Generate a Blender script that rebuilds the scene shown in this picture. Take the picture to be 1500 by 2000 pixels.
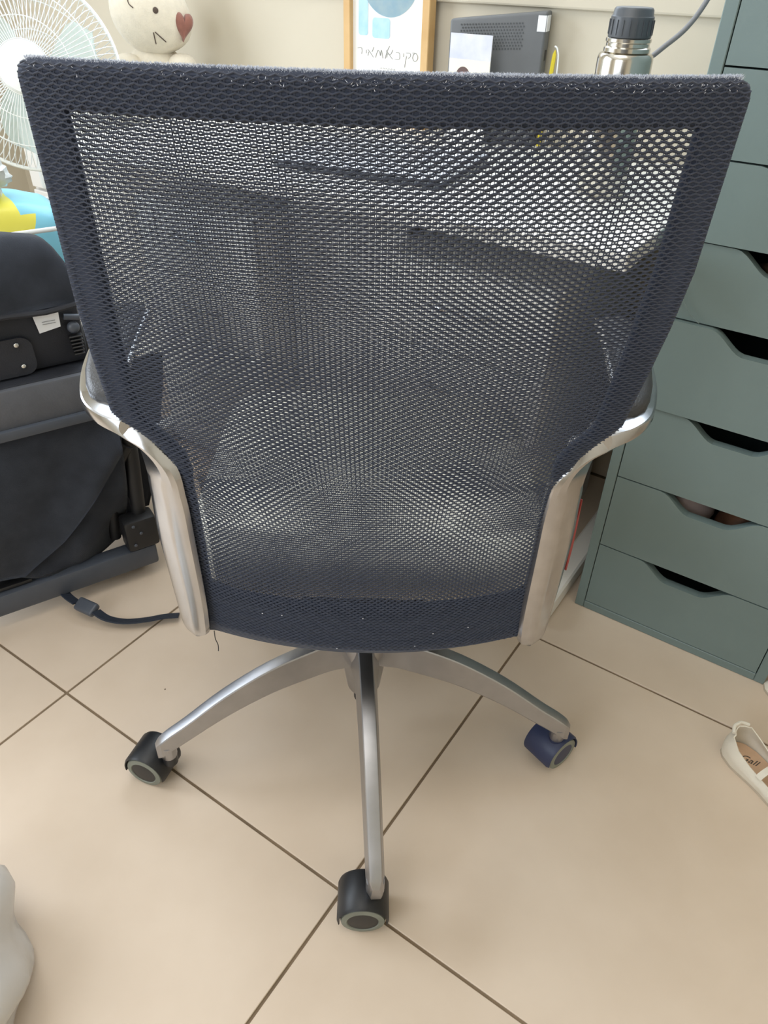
import bpy, bmesh, math, random
from mathutils import Vector, Matrix
random.seed(7)
for o in list(bpy.data.objects): bpy.data.objects.remove(o)
S = bpy.context.scene
COL = S.collection
PI = math.pi
E1 = Vector((.8375, -.546, 0)).normalized()      # along the back wall
E2 = Vector((.546, .8375, 0)).normalized()       # towards the back wall
UP = Vector((0, 0, 1))
def RM(a, b, z=0): return E1*a + E2*b + UP*z      # room coordinates -> world
YAW = math.atan2(E1.y, E1.x)
WALL = 1.605; DESKZ = .73

# ------------------------------------------------------------------ camera
cam = bpy.data.objects.new('camera', bpy.data.cameras.new('camera')); COL.objects.link(cam)
p_, r_ = .64985, .02848
f_ = Vector((0, math.cos(p_), -math.sin(p_))); u_ = Vector((0, math.sin(p_), math.cos(p_))); x_ = Vector((1, 0, 0))
R_ = math.cos(r_)*x_+math.sin(r_)*u_; U_ = -math.sin(r_)*x_+math.cos(r_)*u_
M = Matrix((R_, U_, -f_)).transposed().to_4x4(); M.translation = (0, 0, 1.0396)
cam.matrix_world = M
cam.data.sensor_fit = 'VERTICAL'; cam.data.sensor_height = 32.0; cam.data.lens = 32.0*1430/2000
cam.data.clip_start = .02
S.camera = cam
# ------------------------------------------------------------------ world, lights, exposure
w = bpy.data.worlds.new('sky'); S.world = w; w.use_nodes = True
w.node_tree.nodes['Background'].inputs[0].default_value = (.62, .78, 1, 1)
w.node_tree.nodes['Background'].inputs[1].default_value = 1.6
def area(name, loc, direction, sx, sy, power, col):
    l = bpy.data.lights.new(name, 'AREA'); l.shape = 'RECTANGLE'; l.size = sx; l.size_y = sy; l.energy = power; l.color = col
    o = bpy.data.objects.new(name, l); COL.objects.link(o); o.location = loc
    o.rotation_euler = Vector(direction).to_track_quat('-Z', 'Y').to_euler()
    return o
area('window_light_back', RM(-1.0, WALL-.03, 1.70), -E2-UP*.35, 1.7, 1.1, 19, (.82, .91, 1))
area('window_light_left', RM(-2.52, -.1, 1.45), E1-UP*.15, 1.6, 1.3, 44, (.86, .93, 1))
area('added_light_front', RM(-.7, -1.95, 1.6), E2-UP*.2, 1.5, 1.1, 20, (.88, .94, 1))  # added light from behind the camera, brightens the camera-facing sides
area('ceiling_light', RM(-.6, .2, 2.55), -UP, 1.2, 1.2, 12, (1, .95, .88))
S.view_settings.view_transform = 'Standard'; S.view_settings.look = 'None'
S.view_settings.gamma = 1; S.view_settings.use_curve_mapping = False
S.view_settings.exposure = -0.04

# ------------------------------------------------------------------ materials
def srgb(r, g, b):
    f = lambda c: ((c/255+.055)/1.055)**2.4 if c > 10 else c/255/12.92
    return (f(r), f(g), f(b), 1)
def mat(name, c, rough=.5, metal=0, var=0, scale=20, bump=0, bscale=200, spec=.5, c2=None, sheen=0, trans=0, coat=0):
    m = bpy.data.materials.new(name); m.use_nodes = True; n = m.node_tree.nodes; l = m.node_tree.links
    b = n['Principled BSDF']; b.inputs['Base Color'].default_value = c; b.inputs['Roughness'].default_value = rough
    b.inputs['Metallic'].default_value = metal; b.inputs['Specular IOR Level'].default_value = spec
    b.inputs['Sheen Weight'].default_value = sheen; b.inputs['Transmission Weight'].default_value = trans
    b.inputs['Coat Weight'].default_value = coat
    tc = n.new('ShaderNodeTexCoord')
    if var or c2:
        t = n.new('ShaderNodeTexNoise'); t.inputs['Scale'].default_value = scale; t.inputs['Detail'].default_value = 6
        l.new(tc.outputs['Object'], t.inputs['Vector'])
        r = n.new('ShaderNodeValToRGB'); e = r.color_ramp.elements
        e[0].position = .35; e[1].position = .65
        e[0].color = c; e[1].color = c2 if c2 else tuple(min(1, k*(1+var)) for k in c[:3])+(1,)
        if not c2: e[0].color = tuple(k*(1-var) for k in c[:3])+(1,)
        l.new(t.outputs['Fac'], r.inputs['Fac']); l.new(r.outputs['Color'], b.inputs['Base Color'])
    if bump:
        t2 = n.new('ShaderNodeTexNoise'); t2.inputs['Scale'].default_value = bscale; t2.inputs['Detail'].default_value = 4
        l.new(tc.outputs['Object'], t2.inputs['Vector'])
        bp = n.new('ShaderNodeBump'); bp.inputs['Strength'].default_value = bump; bp.inputs['Distance'].default_value = .002
        l.new(t2.outputs['Fac'], bp.inputs['Height']); l.new(bp.outputs['Normal'], b.inputs['Normal'])
    return m
WALLM = mat('wall_paint', srgb(207, 198, 179), .8, var=.03, scale=2, bump=.1, bscale=90)
CEIL = mat('ceiling_paint', srgb(238, 234, 226), .9, var=.02, scale=2)
GROUT = mat('grout', srgb(128, 110, 88), .9, var=.15, scale=14)
def tile_material():
    m = bpy.data.materials.new('porcelain_tile'); m.use_nodes = True; n = m.node_tree.nodes; l = m.node_tree.links
    b = n['Principled BSDF']; b.inputs['Roughness'].default_value = .34
    g = n.new('ShaderNodeNewGeometry'); oi = n.new('ShaderNodeObjectInfo')
    t = n.new('ShaderNodeTexNoise'); t.inputs['Scale'].default_value = 6; t.inputs['Detail'].default_value = 8
    l.new(g.outputs['Position'], t.inputs['Vector'])
    r = n.new('ShaderNodeValToRGB'); r.color_ramp.elements[0].position = .3; r.color_ramp.elements[1].position = .72
    r.color_ramp.elements[0].color = srgb(212, 193, 172); r.color_ramp.elements[1].color = srgb(222, 204, 184)
    l.new(t.outputs['Fac'], r.inputs['Fac'])
    # tiny specks of dirt
    v = n.new('ShaderNodeTexVoronoi'); v.inputs['Scale'].default_value = 9; l.new(g.outputs['Position'], v.inputs['Vector'])
    lt = n.new('ShaderNodeMath'); lt.operation = 'LESS_THAN'; lt.inputs[1].default_value = .018; l.new(v.outputs['Distance'], lt.inputs[0])
    mx = n.new('ShaderNodeMix'); mx.data_type = 'RGBA'; mx.inputs[7].default_value = srgb(120, 100, 80)
    l.new(lt.outputs[0], mx.inputs[0]); l.new(r.outputs['Color'], mx.inputs[6])
    hv = n.new('ShaderNodeHueSaturation'); mr = n.new('ShaderNodeMapRange'); mr.inputs[3].default_value = .975; mr.inputs[4].default_value = 1.025
    l.new(oi.outputs['Random'], mr.inputs[0]); l.new(mr.outputs[0], hv.inputs['Value']); l.new(mx.outputs[2], hv.inputs['Color'])
    l.new(hv.outputs['Color'], b.inputs['Base Color'])
    return m
TILE = tile_material()
ALU = mat('cast_aluminium', srgb(196, 197, 200), .2, 1, var=.03, scale=30, bump=.03, bscale=40)
LEGM = mat('satin_aluminium', srgb(172, 172, 175), .36, 1, var=.05, scale=30, bump=.1, bscale=60)
ALU2 = mat('worn_aluminium', srgb(184, 183, 184), .2, 1, var=.06, scale=50, bump=.05, bscale=30)
MESHM = mat('knit_thread', srgb(69, 74, 88), .8, var=.12, scale=300, spec=.2, sheen=.15)
MESHF = mat('knit_thread_inner', srgb(74, 76, 86), .8, spec=.2)
def knit_sleeve():
    m = mat('knit_sleeve', srgb(60, 66, 82), .85, spec=.2, sheen=.15)
    n = m.node_tree.nodes; l = m.node_tree.links; b = n['Principled BSDF']
    tc = n.new('ShaderNodeTexCoord'); mp = n.new('ShaderNodeMapping'); mp.inputs['Scale'].default_value = (1, 1, 1)
    l.new(tc.outputs['Object'], mp.inputs['Vector'])
    wv = n.new('ShaderNodeTexWave'); wv.wave_type = 'BANDS'; wv.bands_direction = 'Z'; wv.inputs['Scale'].default_value = 130; wv.inputs['Distortion'].default_value = 1.5
    l.new(mp.outputs[0], wv.inputs['Vector'])
    bp = n.new('ShaderNodeBump'); bp.inputs['Strength'].default_value = .5; bp.inputs['Distance'].default_value = .001
    l.new(wv.outputs['Fac'], bp.inputs['Height']); l.new(bp.outputs['Normal'], b.inputs['Normal'])
    return m
SLEEVE = knit_sleeve()
LINT = mat('lint', srgb(214, 218, 228), .9)
RUB = mat('black_plastic', srgb(30, 31, 34), .42, var=.1, scale=30)
RUBB = mat('blue_black_plastic', srgb(44, 52, 82), .45, var=.1, scale=30)
TREAD = mat('grey_tread', srgb(128, 132, 122), .6, var=.08, scale=50)
PAD = mat('arm_pad', srgb(58, 58, 60), .38, bump=.35, bscale=500)
SEATM = mat('seat_fabric', srgb(192, 188, 176), .9, var=.1, scale=200, bump=.3, bscale=500, sheen=.2)
BLACKP = mat('mechanism_black', srgb(26, 26, 28), .5)
GREEN = mat('grey_green_lacquer', srgb(115, 132, 131), .45, var=.03, scale=8, bump=.05, bscale=300)
WHITE = mat('white_lacquer', srgb(236, 234, 229), .3, var=.01, scale=5)
WHITEP = mat('white_plastic', srgb(236, 238, 236), .35, var=.01, scale=5)
CLOTH = mat('black_canvas', srgb(68, 73, 84), .85, var=.18, scale=25, bump=.4, bscale=700, sheen=.2)
CLOTH2 = mat('black_nylon', srgb(36, 38, 45), .6, var=.15, scale=18, bump=.3, bscale=400)
FRAMEG = mat('dark_grey_tube', srgb(74, 79, 88), .4, var=.06, scale=20)
GREYB = mat('grey_panel', srgb(88, 90, 96), .6, var=.06, scale=40, bump=.2, bscale=300)
WEB = mat('webbing', srgb(34, 42, 56), .7, bump=.5, bscale=300)
RIVET = mat('nickel_rivet', srgb(215, 215, 210), .2, 1)
STEEL = mat('brushed_steel', srgb(205, 200, 190), .18, 1, var=.05, scale=6)
GREYCAP = mat('grey_cap', srgb(76, 80, 85), .35, var=.05, scale=20)
WOOD = mat('pale_wood', srgb(212, 176, 122), .5, c2=srgb(200, 160, 104), scale=14)
PAPER = mat('print_paper', srgb(238, 236, 230), .6, var=.01, scale=5)
WBLUE = mat('pale_blue_wash', srgb(178, 212, 228), .7, c2=srgb(205, 226, 232), scale=26)
WBLUE2 = mat('stronger_blue_wash', srgb(160, 203, 228), .7, c2=srgb(186, 216, 232), scale=30)
INK = mat('grey_ink', srgb(150, 150, 148), .7)
DINK = mat('dark_ink', srgb(70, 64, 58), .7)
ROUTER = mat('router_plastic', srgb(104, 106, 108), .5, var=.04, scale=20)
RDARK = mat('vent_dark', srgb(78, 80, 82), .6)
STICK = mat('white_sticker', srgb(235, 236, 238), .5)
YEL = mat('yellow_paint', srgb(226, 206, 60), .4)
PLUSH = mat('cream_plush', srgb(226, 216, 196), .95, var=.04, scale=60, bump=.5, bscale=300, sheen=.4)
NOSE = mat('brown_velvet', srgb(142, 92, 78), .8, var=.12, scale=60, sheen=.3)
THREAD = mat('brown_thread', srgb(86, 72, 62), .8)
PACKY = mat('yellow_film', srgb(236, 224, 80), .3, var=.06, scale=14)
PACKB = mat('blue_film', srgb(122, 205, 232), .3, var=.08, scale=14)
PACKP = mat('peach_film', srgb(240, 208, 190), .4)
OLIVE = mat('olive_cloth', srgb(132, 130, 104), .9, var=.12, scale=30, bump=.4, bscale=200)
SHOEW = mat('white_leather', srgb(232, 226, 212), .42, var=.03, scale=40, bump=.2, bscale=200)
SHOEI = mat('tan_insole', srgb(206, 172, 142), .6, var=.05, scale=40)
SHOEL = mat('grey_lining', srgb(196, 184, 166), .8)
CABLE = mat('grey_cable', srgb(128, 128, 130), .5)
TAN = mat('tan_cloth', srgb(176, 150, 126), .9, c2=srgb(140, 112, 90), scale=40, bump=.4, bscale=120)
BROWN = mat('brown_leather', srgb(132, 92, 66), .6, c2=srgb(108, 72, 50), scale=30)
LILAC = mat('greyish_pink_cloth', srgb(176, 158, 154), .9, var=.05, scale=40)
RED = mat('red_reflection', srgb(158, 62, 60), .5)  # colour of the red reflection on the right arm
SILV = mat('silver_lid', srgb(214, 218, 226), .35, .3)
def film(name, c, alpha, rough=.25):
    m = bpy.data.materials.new(name); m.use_nodes = True; n = m.node_tree.nodes; l = m.node_tree.links
    b = n['Principled BSDF']; b.inputs['Base Color'].default_value = c; b.inputs['Roughness'].default_value = rough; b.inputs['Alpha'].default_value = alpha
    tc = n.new('ShaderNodeTexCoord'); t = n.new('ShaderNodeTexNoise'); t.inputs['Scale'].default_value = 14; l.new(tc.outputs['Object'], t.inputs['Vector'])
    bp = n.new('ShaderNodeBump'); bp.inputs['Strength'].default_value = .4; bp.inputs['Distance'].default_value = .01
    l.new(t.outputs['Fac'], bp.inputs['Height']); l.new(bp.outputs['Normal'], b.inputs['Normal'])
    return m
BAGM = film('cloudy_plastic', srgb(214, 210, 204), .8)
BAGW = film('white_bag', srgb(240, 243, 240), .92)

# ------------------------------------------------------------------ helpers
def link(name, bm, m, parent=None, smooth=True, ang=40):
    me = bpy.data.meshes.new(name)
    bmesh.ops.recalc_face_normals(bm, faces=bm.faces)
    bm.to_mesh(me); bm.free()
    return objm(name, me, m, parent, smooth, ang)
def objm(name, me, m, parent=None, smooth=True, ang=40):
    for k in (m if isinstance(m, (list, tuple)) else [m]): me.materials.append(k)
    o = bpy.data.objects.new(name, me); COL.objects.link(o)
    if parent: o.parent = parent
    if smooth:
        me.polygons.foreach_set('use_smooth', [True]*len(me.polygons))
        if ang < 179: me.set_sharp_from_angle(angle=math.radians(ang))
    return o
def tag(o, label, cat, group=None, kind=None):
    if label: o['label'] = label
    if cat: o['category'] = cat
    if group: o['group'] = group
    if kind: o['kind'] = kind
    return o
def thing(name, label, cat, loc=(0, 0, 0), rz=0, group=None):
    o = bpy.data.objects.new(name, None); COL.objects.link(o); o.location = loc; o.rotation_euler = (0, 0, rz); o.empty_display_size = .05
    return tag(o, label, cat, group)
def struct(name, bm, m, **k):
    o = link(name, bm, m, smooth=False); o['kind'] = 'structure'; return o
def box(bm, c, s, bev=0, seg=2, mtx=None):
    r = bmesh.ops.create_cube(bm, size=1)
    vs = r['verts']
    for v in vs: v.co = Vector((v.co.x*s[0], v.co.y*s[1], v.co.z*s[2]))
    if bev:
        es = list({e for v in vs for e in v.link_edges})
        rr = bmesh.ops.bevel(bm, geom=es, offset=bev, segments=seg, affect='EDGES', profile=.5)
        vs = list({v for f in rr['faces'] for v in f.verts} | {v for v in vs if v.is_valid})
    for v in vs:
        if mtx: v.co = mtx @ v.co
        v.co += Vector(c)
    return vs
def BX(c, s, bev=0, seg=2, mtx=None):
    bm = bmesh.new(); box(bm, c, s, bev, seg, mtx); return bm
def smoothpath(pts, n=6):
    P = [Vector(p) for p in pts]; out = []
    for i in range(len(P)-1):
        a = P[max(i-1, 0)]; b = P[i]; c = P[i+1]; d = P[min(i+2, len(P)-1)]
        for k in range(n):
            t = k/n
            out.append(.5*((2*b)+(c-a)*t+(2*a-5*b+4*c-d)*t*t+(3*b-a-3*c+d)*t**3))
    out.append(P[-1]); return out
def tube(bm, pts, r, seg=8, cap=True, flat=1.0, closed=False):
    pts = [Vector(p) for p in pts]; n = len(pts); rings = []
    rad = r if isinstance(r, (list, tuple)) else [r]*n
    prev = None
    for i, p in enumerate(pts):
        if closed: t = (pts[(i+1) % n]-pts[i-1]).normalized()
        else: t = (pts[min(i+1, n-1)]-pts[max(i-1, 0)]).normalized()
        if prev is None:
            a = UP if abs(t.z) < .9 else Vector((1, 0, 0)); nx = t.cross(a).normalized()
        else: nx = (prev-t*prev.dot(t)).normalized()
        prev = nx; ny = t.cross(nx)
        rings.append([bm.verts.new(p+nx*math.cos(2*PI*k/seg)*rad[i]+ny*math.sin(2*PI*k/seg)*rad[i]*flat) for k in range(seg)])
    for i in range(n if closed else n-1):
        A = rings[i]; B = rings[(i+1) % n]
        for k in range(seg): bm.faces.new((A[k], A[(k+1) % seg], B[(k+1) % seg], B[k]))
    if cap and not closed:
        bm.faces.new(rings[0][::-1]); bm.faces.new(rings[-1])
def lathe(bm, prof, seg=32, c=(0, 0, 0), mtx=None):
    rings = []; c = Vector(c)
    for (r, z) in prof:
        ring = []
        for k in range(seg):
            v = Vector((r*math.cos(2*PI*k/seg), r*math.sin(2*PI*k/seg), z))
            if mtx: v = mtx @ v
            ring.append(bm.verts.new(v+c))
        rings.append(ring)
    for A, B in zip(rings, rings[1:]):
        for k in range(seg): bm.faces.new((A[k], A[(k+1) % seg], B[(k+1) % seg], B[k]))
    bm.faces.new(rings[0][::-1]); bm.faces.new(rings[-1])
def loft(bm, rings, cap=True, closed=True):
    R = [[bm.verts.new(v) for v in r] for r in rings]; n = len(R[0])
    for A, B in zip(R, R[1:]):
        for k in range(n if closed else n-1): bm.faces.new((A[k], A[(k+1) % n], B[(k+1) % n], B[k]))
    if cap and closed: bm.faces.new(R[0][::-1]); bm.faces.new(R[-1])
    return R
def prism(bm, poly, d0, d1, ax=lambda x, y, d: Vector((x, d, y))):
    A = [bm.verts.new(ax(x, y, d0)) for x, y in poly]; B = [bm.verts.new(ax(x, y, d1)) for x, y in poly]; n = len(poly)
    bm.faces.new(A); bm.faces.new(B[::-1])
    for k in range(n): bm.faces.new((A[k], B[k], B[(k+1) % n], A[(k+1) % n]))
def lerp(tab, x):
    if x <= tab[0][0]: return tab[0][1]
    for (a, b), (c, d) in zip(tab, tab[1:]):
        if x <= c: return b+(d-b)*(x-a)/(c-a)
    return tab[-1][1]
def ellipsoid(bm, c, s, seg=24, rings=14, mtx=None, fn=None):
    r = bmesh.ops.create_uvsphere(bm, u_segments=seg, v_segments=rings, radius=1)
    for v in r['verts']:
        d = v.co.copy()
        v.co = Vector((d.x*s[0], d.y*s[1], d.z*s[2]))
        if fn: v.co = fn(v.co, d)
        if mtx: v.co = mtx @ v.co
        v.co += Vector(c)
def roomthing(name, label, cat, a, b, z=0, rz=0, group=None):   # local x along E1, local y along E2
    return thing(name, label, cat, RM(a, b, z), YAW+rz, group)

# ------------------------------------------------------------------ room shell
X0, X1, Y0, Y1, H = -2.6, 1.3, -2.0, WALL, 2.6
CA, CB, T = -.305, .388, .6
rot = Matrix.Rotation(YAW, 4, 'Z')
def rbox(bm, a0, a1, b0, b1, z0, z1, bev=0):
    c = RM((a0+a1)/2, (b0+b1)/2, (z0+z1)/2)
    box(bm, c, (a1-a0, b1-b0, z1-z0), bev, 2, rot)
def RB(*a, **k):
    bm = bmesh.new(); rbox(bm, *a, **k); return bm
floor = struct('floor', RB(X0-.1, X1+.1, Y0-.1, Y1+.1, -.08, -.0025), GROUT)
tile_me = None
for i in range(-4, 3):
    for j in range(-4, 3):
        a0 = CA+i*T; b0 = CB+j*T
        aa, bb = max(a0, X0), max(b0, Y0); ac, bc = min(a0+T, X1), min(b0+T, Y1)
        if ac-aa < .02 or bc-bb < .02: continue
        full = abs(ac-aa-T) < 1e-6 and abs(bc-bb-T) < 1e-6
        g = .0022
        if full and tile_me:
            o = bpy.data.objects.new('tile', tile_me); COL.objects.link(o)
        else:
            bm = BX((0, 0, -.004), (ac-aa-2*g, bc-bb-2*g, .008), .0008, 1)
            o = link('tile', bm, TILE, smooth=False)
            if full: tile_me = o.data
        o.parent = floor; o.location = RM((aa+ac)/2, (bb+bc)/2, 0); o.rotation_euler = (0, 0, YAW)
struct('ceiling', RB(X0-.1, X1+.1, Y0-.1, Y1+.1, H, H+.08), CEIL)
# back wall with a window above the sill, left wall with a window
def wall_with_window(name, along, lo, hi, wlo, whi, z0, z1, put):
    bm = bmesh.new()
    for (a0, a1, c0, c1) in ((lo, wlo, 0, H), (whi, hi, 0, H), (wlo, whi, 0, z0), (wlo, whi, z1, H)): put(bm, a0, a1, c0, c1)
    return struct(name, bm, WALLM)
wall_with_window('wall_back', 1, X0-.1, X1+.1, -1.95, -.1, 1.12, 2.3, lambda bm, a0, a1, c0, c1: rbox(bm, a0, a1, Y1, Y1+.1, c0, c1))
wall_with_window('wall_left', 0, Y0-.1, Y1+.1, -1.0, .8, .75, 2.2, lambda bm, a0, a1, c0, c1: rbox(bm, X0-.1, X0, a0, a1, c0, c1))
struct('wall_right', RB(X1, X1+.1, Y0-.1, Y1+.1, 0, H), WALLM)
wall_with_window('wall_front', 1, X0-.1, X1+.1, -1.5, .1, 1.0, 2.2, lambda bm, a0, a1, c0, c1: rbox(bm, a0, a1, Y0-.1, Y0, c0, c1))
def window(name, put):
    bm = bmesh.new(); put(bm); o = link(name, bm, WHITE, smooth=False); o['kind'] = 'structure'
window('window_1', lambda bm: [rbox(bm, a0, a1, Y1+.02, Y1+.06, c0, c1) for a0, a1, c0, c1 in ((-1.95, -1.9, 1.12, 2.3), (-.15, -.1, 1.12, 2.3), (-1.9, -.15, 1.12, 1.17), (-1.9, -.15, 2.25, 2.3), (-1.05, -1.0, 1.17, 2.25))])
window('window_2', lambda bm: [rbox(bm, X0-.06, X0-.02, a0, a1, c0, c1) for a0, a1, c0, c1 in ((-1, -.95, .75, 2.2), (.75, .8, .75, 2.2), (-.95, .75, .75, .8), (-.95, .75, 2.15, 2.2), (-.12, -.08, .8, 2.15))])
window('added_window_front', lambda bm: [rbox(bm, a0, a1, Y0-.06, Y0-.02, c0, c1) for a0, a1, c0, c1 in ((-1.5, -1.45, 1.0, 2.2), (.05, .1, 1.0, 2.2), (-1.45, .05, 1.0, 1.05), (-1.45, .05, 2.15, 2.2), (-.72, -.68, 1.05, 2.15))])  # unseen window added behind the camera for its light
# narrow sill line along the back wall and a tile skirting
bm = RB(X0, X1, Y1-.014, Y1, .966, 1.12, bev=.004); struct('trim_1', bm, WALLM)
SK = mat('skirting_tile', srgb(214, 200, 180), .35, var=.03, scale=4)
struct('baseboard_back', RB(X0, X1, Y1-.01, Y1, 0, .075, bev=.002), SK)
struct('baseboard_left', RB(X0, X0+.01, Y0, Y1, 0, .075, bev=.002), SK)
struct('baseboard_right', RB(X1-.01, X1, Y0, Y1, 0, .075, bev=.002), SK)

# ------------------------------------------------------------------ office chair
chair = thing('office_chair', 'office chair with dark mesh back and polished aluminium arms on the tiled floor', 'chair', (0, 0, 0))
XL = [(.385, -.203), (.40, -.2035), (.52, -.201), (.586, -.201), (.625, -.204), (.645, -.211), (.66, -.224), (.68, -.249), (.69, -.257), (.75, -.262), (.80, -.264), (.99, -.263)]
XR = [(.385, .166), (.40, .167), (.5, .173), (.587, .178), (.64, .178), (.655, .183), (.67, .196), (.69, .219), (.75, .231), (.79, .238), (.84, .244), (.99, .247)]
ZT = .978
def zbot(x): return .384+.006*min(1, max(-1, (x+.02)/.2))
def xl(z):
    v = lerp(XL, z)-.006; d = max(0, z-(ZT-.012)); return v+.012*(1-math.sqrt(max(0, 1-(d/.012)**2)))
def xr(z):
    v = lerp(XR, z)+.006; d = max(0, z-(ZT-.014)); return v-.014*(1-math.sqrt(max(0, 1-(d/.014)**2)))
def SY(x, z):
    hw = lerp([(.4, .19), (.62, .20), (.68, .235), (.98, .255)], z)
    return lerp([(.4, .615), (.98, .59)], z)-.035*max(0, 1-((x+.01)/hw)**2)
# fabric covered frame
def frame_ring():
    ws, wt, N = .034, .033, 60
    def wb(x): return .082
    per = []
    for i in range(N): 
        x = xl(.4)+(xr(.4)-xl(.4))*i/(N-1); z = zbot(x)
        per.append(((x, z), (min(max(x, xl(.48)+.012), xr(.48)-.012), z+wb(x))))
    for i in range(1, N*2-1):
        z = zbot(.17)+(ZT-zbot(.17))*i/(N*2-1); x = xr(z)
        w_ = lerp([(.4, .012), (.6, .012), (.69, .03), (.8, .036), (.98, .036)], z)
        per.append(((x, z), (x-w_, min(max(z, .397+.082), ZT-wt))))
    for i in range(N):
        x = xr(ZT)+(xl(ZT)-xr(ZT))*i/(N-1)
        per.append(((x, ZT), (min(max(x, xl(.94)+.036), xr(.94)-.036), ZT-wt)))
    for i in range(1, N*2-1):
        z = ZT+(zbot(-.2)-ZT)*i/(N*2-1); x = xl(z)
        w_ = lerp([(.4, .012), (.6, .012), (.69, .03), (.8, .034), (.98, .034)], z)
        per.append(((x, z), (x+w_, min(max(z, .387+.082), ZT-wt))))
    return per
bm = bmesh.new(); rings = []
for (ox, oz), (ix, iz) in frame_ring():
    ring = []
    for k in range(10):
        a = 2*PI*k/10
        # rounded-rectangle section between outer (s=0) and inner (s=1)
        ca, sa = math.cos(a), math.sin(a)
        s = .5-.5*(abs(ca)**.55)*(1 if ca > 0 else -1); t = (abs(sa)**.5)*(1 if sa > 0 else -1)
        x = ox+(ix-ox)*s; z = oz+(iz-oz)*s
        y = SY(x, z)+.0079-.0068*t
        ring.append(Vector((x, y, z)))
    rings.append(ring)
rings.append(rings[0])
loft(bm, rings, cap=False); bmesh.ops.remove_doubles(bm, verts=bm.verts, dist=1e-5)
fr = link('backrest_frame', bm, SLEEVE, chair, ang=80)
# knitted mesh: wavy horizontal threads touching their neighbours + thin upright threads
def knit(name, off, ps, rs, mt, phase, inset, parent):
    V = []; F = []; z = .397; zs = []
    while z < ZT-.001:
        zs.append(z); z += rs*lerp([(.40, .0026), (.48, .0030), (.56, .0030), (.66, .0026), (.75, .0025), (.83, .0027), (.91, .0031), (.97, .0031)], z)
    def pit(z): return ps*lerp([(.4, .0036), (.56, .0037), (.66, .0043), (.75, .0046), (.97, .0047)], z)
    for r, z in enumerate(zs):
        rowh = (zs[r+1]-z) if r+1 < len(zs) else zs[r]-zs[r-1]
        amp = rowh*.25; wid = rowh*.50; p = pit(z)
        a, b = xl(z)+.003+inset, xr(z)-.003-inset
        if z < .402: a, b = -.198, .163
        prev = None
        xs = [a]+[k*p/2 for k in range(math.ceil(a/(p/2)), math.floor(b/(p/2))+1)]+[b]
        for x in xs:
            ph = x/p*PI+(PI if r % 2 else 0)+phase
            zc = z+amp*math.cos(ph)+random.uniform(-.0001, .0001)
            y = SY(x, zc)+off; i = len(V)
            V += [(x, y+.0004, zc+wid/2), (x, y-.0004, zc), (x, y+.0004, zc-wid/2)]
            if prev is not None: F += [(prev, prev+1, i+1, i), (prev+1, prev+2, i+2, i+1)]
            prev = i
    for k in range(-62, 60):
        prev = None; z = .396
        while z < ZT:
            p = pit(z); x = k*p+p*.5-phase/PI*p
            if xl(z)+.003 < x < xr(z)-.003:
                y = SY(x, z)+off+.0005; i = len(V); V += [(x-.0003, y, z), (x+.0003, y, z)]
                if prev is not None: F.append((prev, prev+1, i+1, i))
                prev = i
            else: prev = None
            z += .008
    me = bpy.data.meshes.new(name); me.from_pydata(V, [], F); me.update()
    o = objm(name, me, mt, parent, smooth=False); o['kind'] = 'stuff'
    return o
knit('backrest_mesh', 0, 1, 1, MESHM, 0, 0, chair)
knit('inner_mesh', .0185, 1.02, 1.03, MESHF, 1.1, .012, chair)
# lint along the worn top edge
V = []; F = []
for k in range(11000):
    x = random.uniform(xl(.97)+.008, xr(.97)-.009); q = random.random()
    if x < -.12 and random.random() < .5: continue
    d = random.gauss(0, .0032)
    z = ZT-.0004-(d/.0068)**2*.0045; y = SY(x, ZT)+.0085+d
    h = random.uniform(.0006, .0022); dx = random.uniform(-.002, .002); dy = random.uniform(-.002, .0015)
    i = len(V); V += [(x-.00035, y, z), (x+.00035, y, z), (x+dx, y+dy, z+h)]; F.append((i, i+1, i+2))
me = bpy.data.meshes.new('lint_fuzz'); me.from_pydata(V, [], F)
o = objm('lint_fuzz', me, LINT, chair, smooth=False); o['kind'] = 'stuff'; o['label'] = 'pale fuzz on the worn top edge'
# loose specks on the bottom band
V = []; F = []
for (x, z) in ((-.135, .44), (-.112, .443), (.04, .405), (-.05, .398), (.06, .425), (-.02, .452), (.1, .43)):
    y = SY(x, z)-.0016; i = len(V); s = .0008
    V += [(x-s, y, z-s), (x+s, y, z-s*.6), (x+s*.8, y-.0004, z+s), (x-s, y, z+s*.7)]; F.append((i, i+1, i+2, i+3))
me = bpy.data.meshes.new('dust_speck'); me.from_pydata(V, [], F); o = objm('dust_speck', me, LINT, chair, smooth=False); o['kind'] = 'stuff'
# hanging thread
bm = bmesh.new(); tube(bm, smoothpath([(-.199, .608, .392), (-.1985, .606, .38), (-.1965, .606, .37), (-.197, .605, .360)], 4), .0006, 5)
link('loose_thread', bm, RUB, chair)
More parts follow.
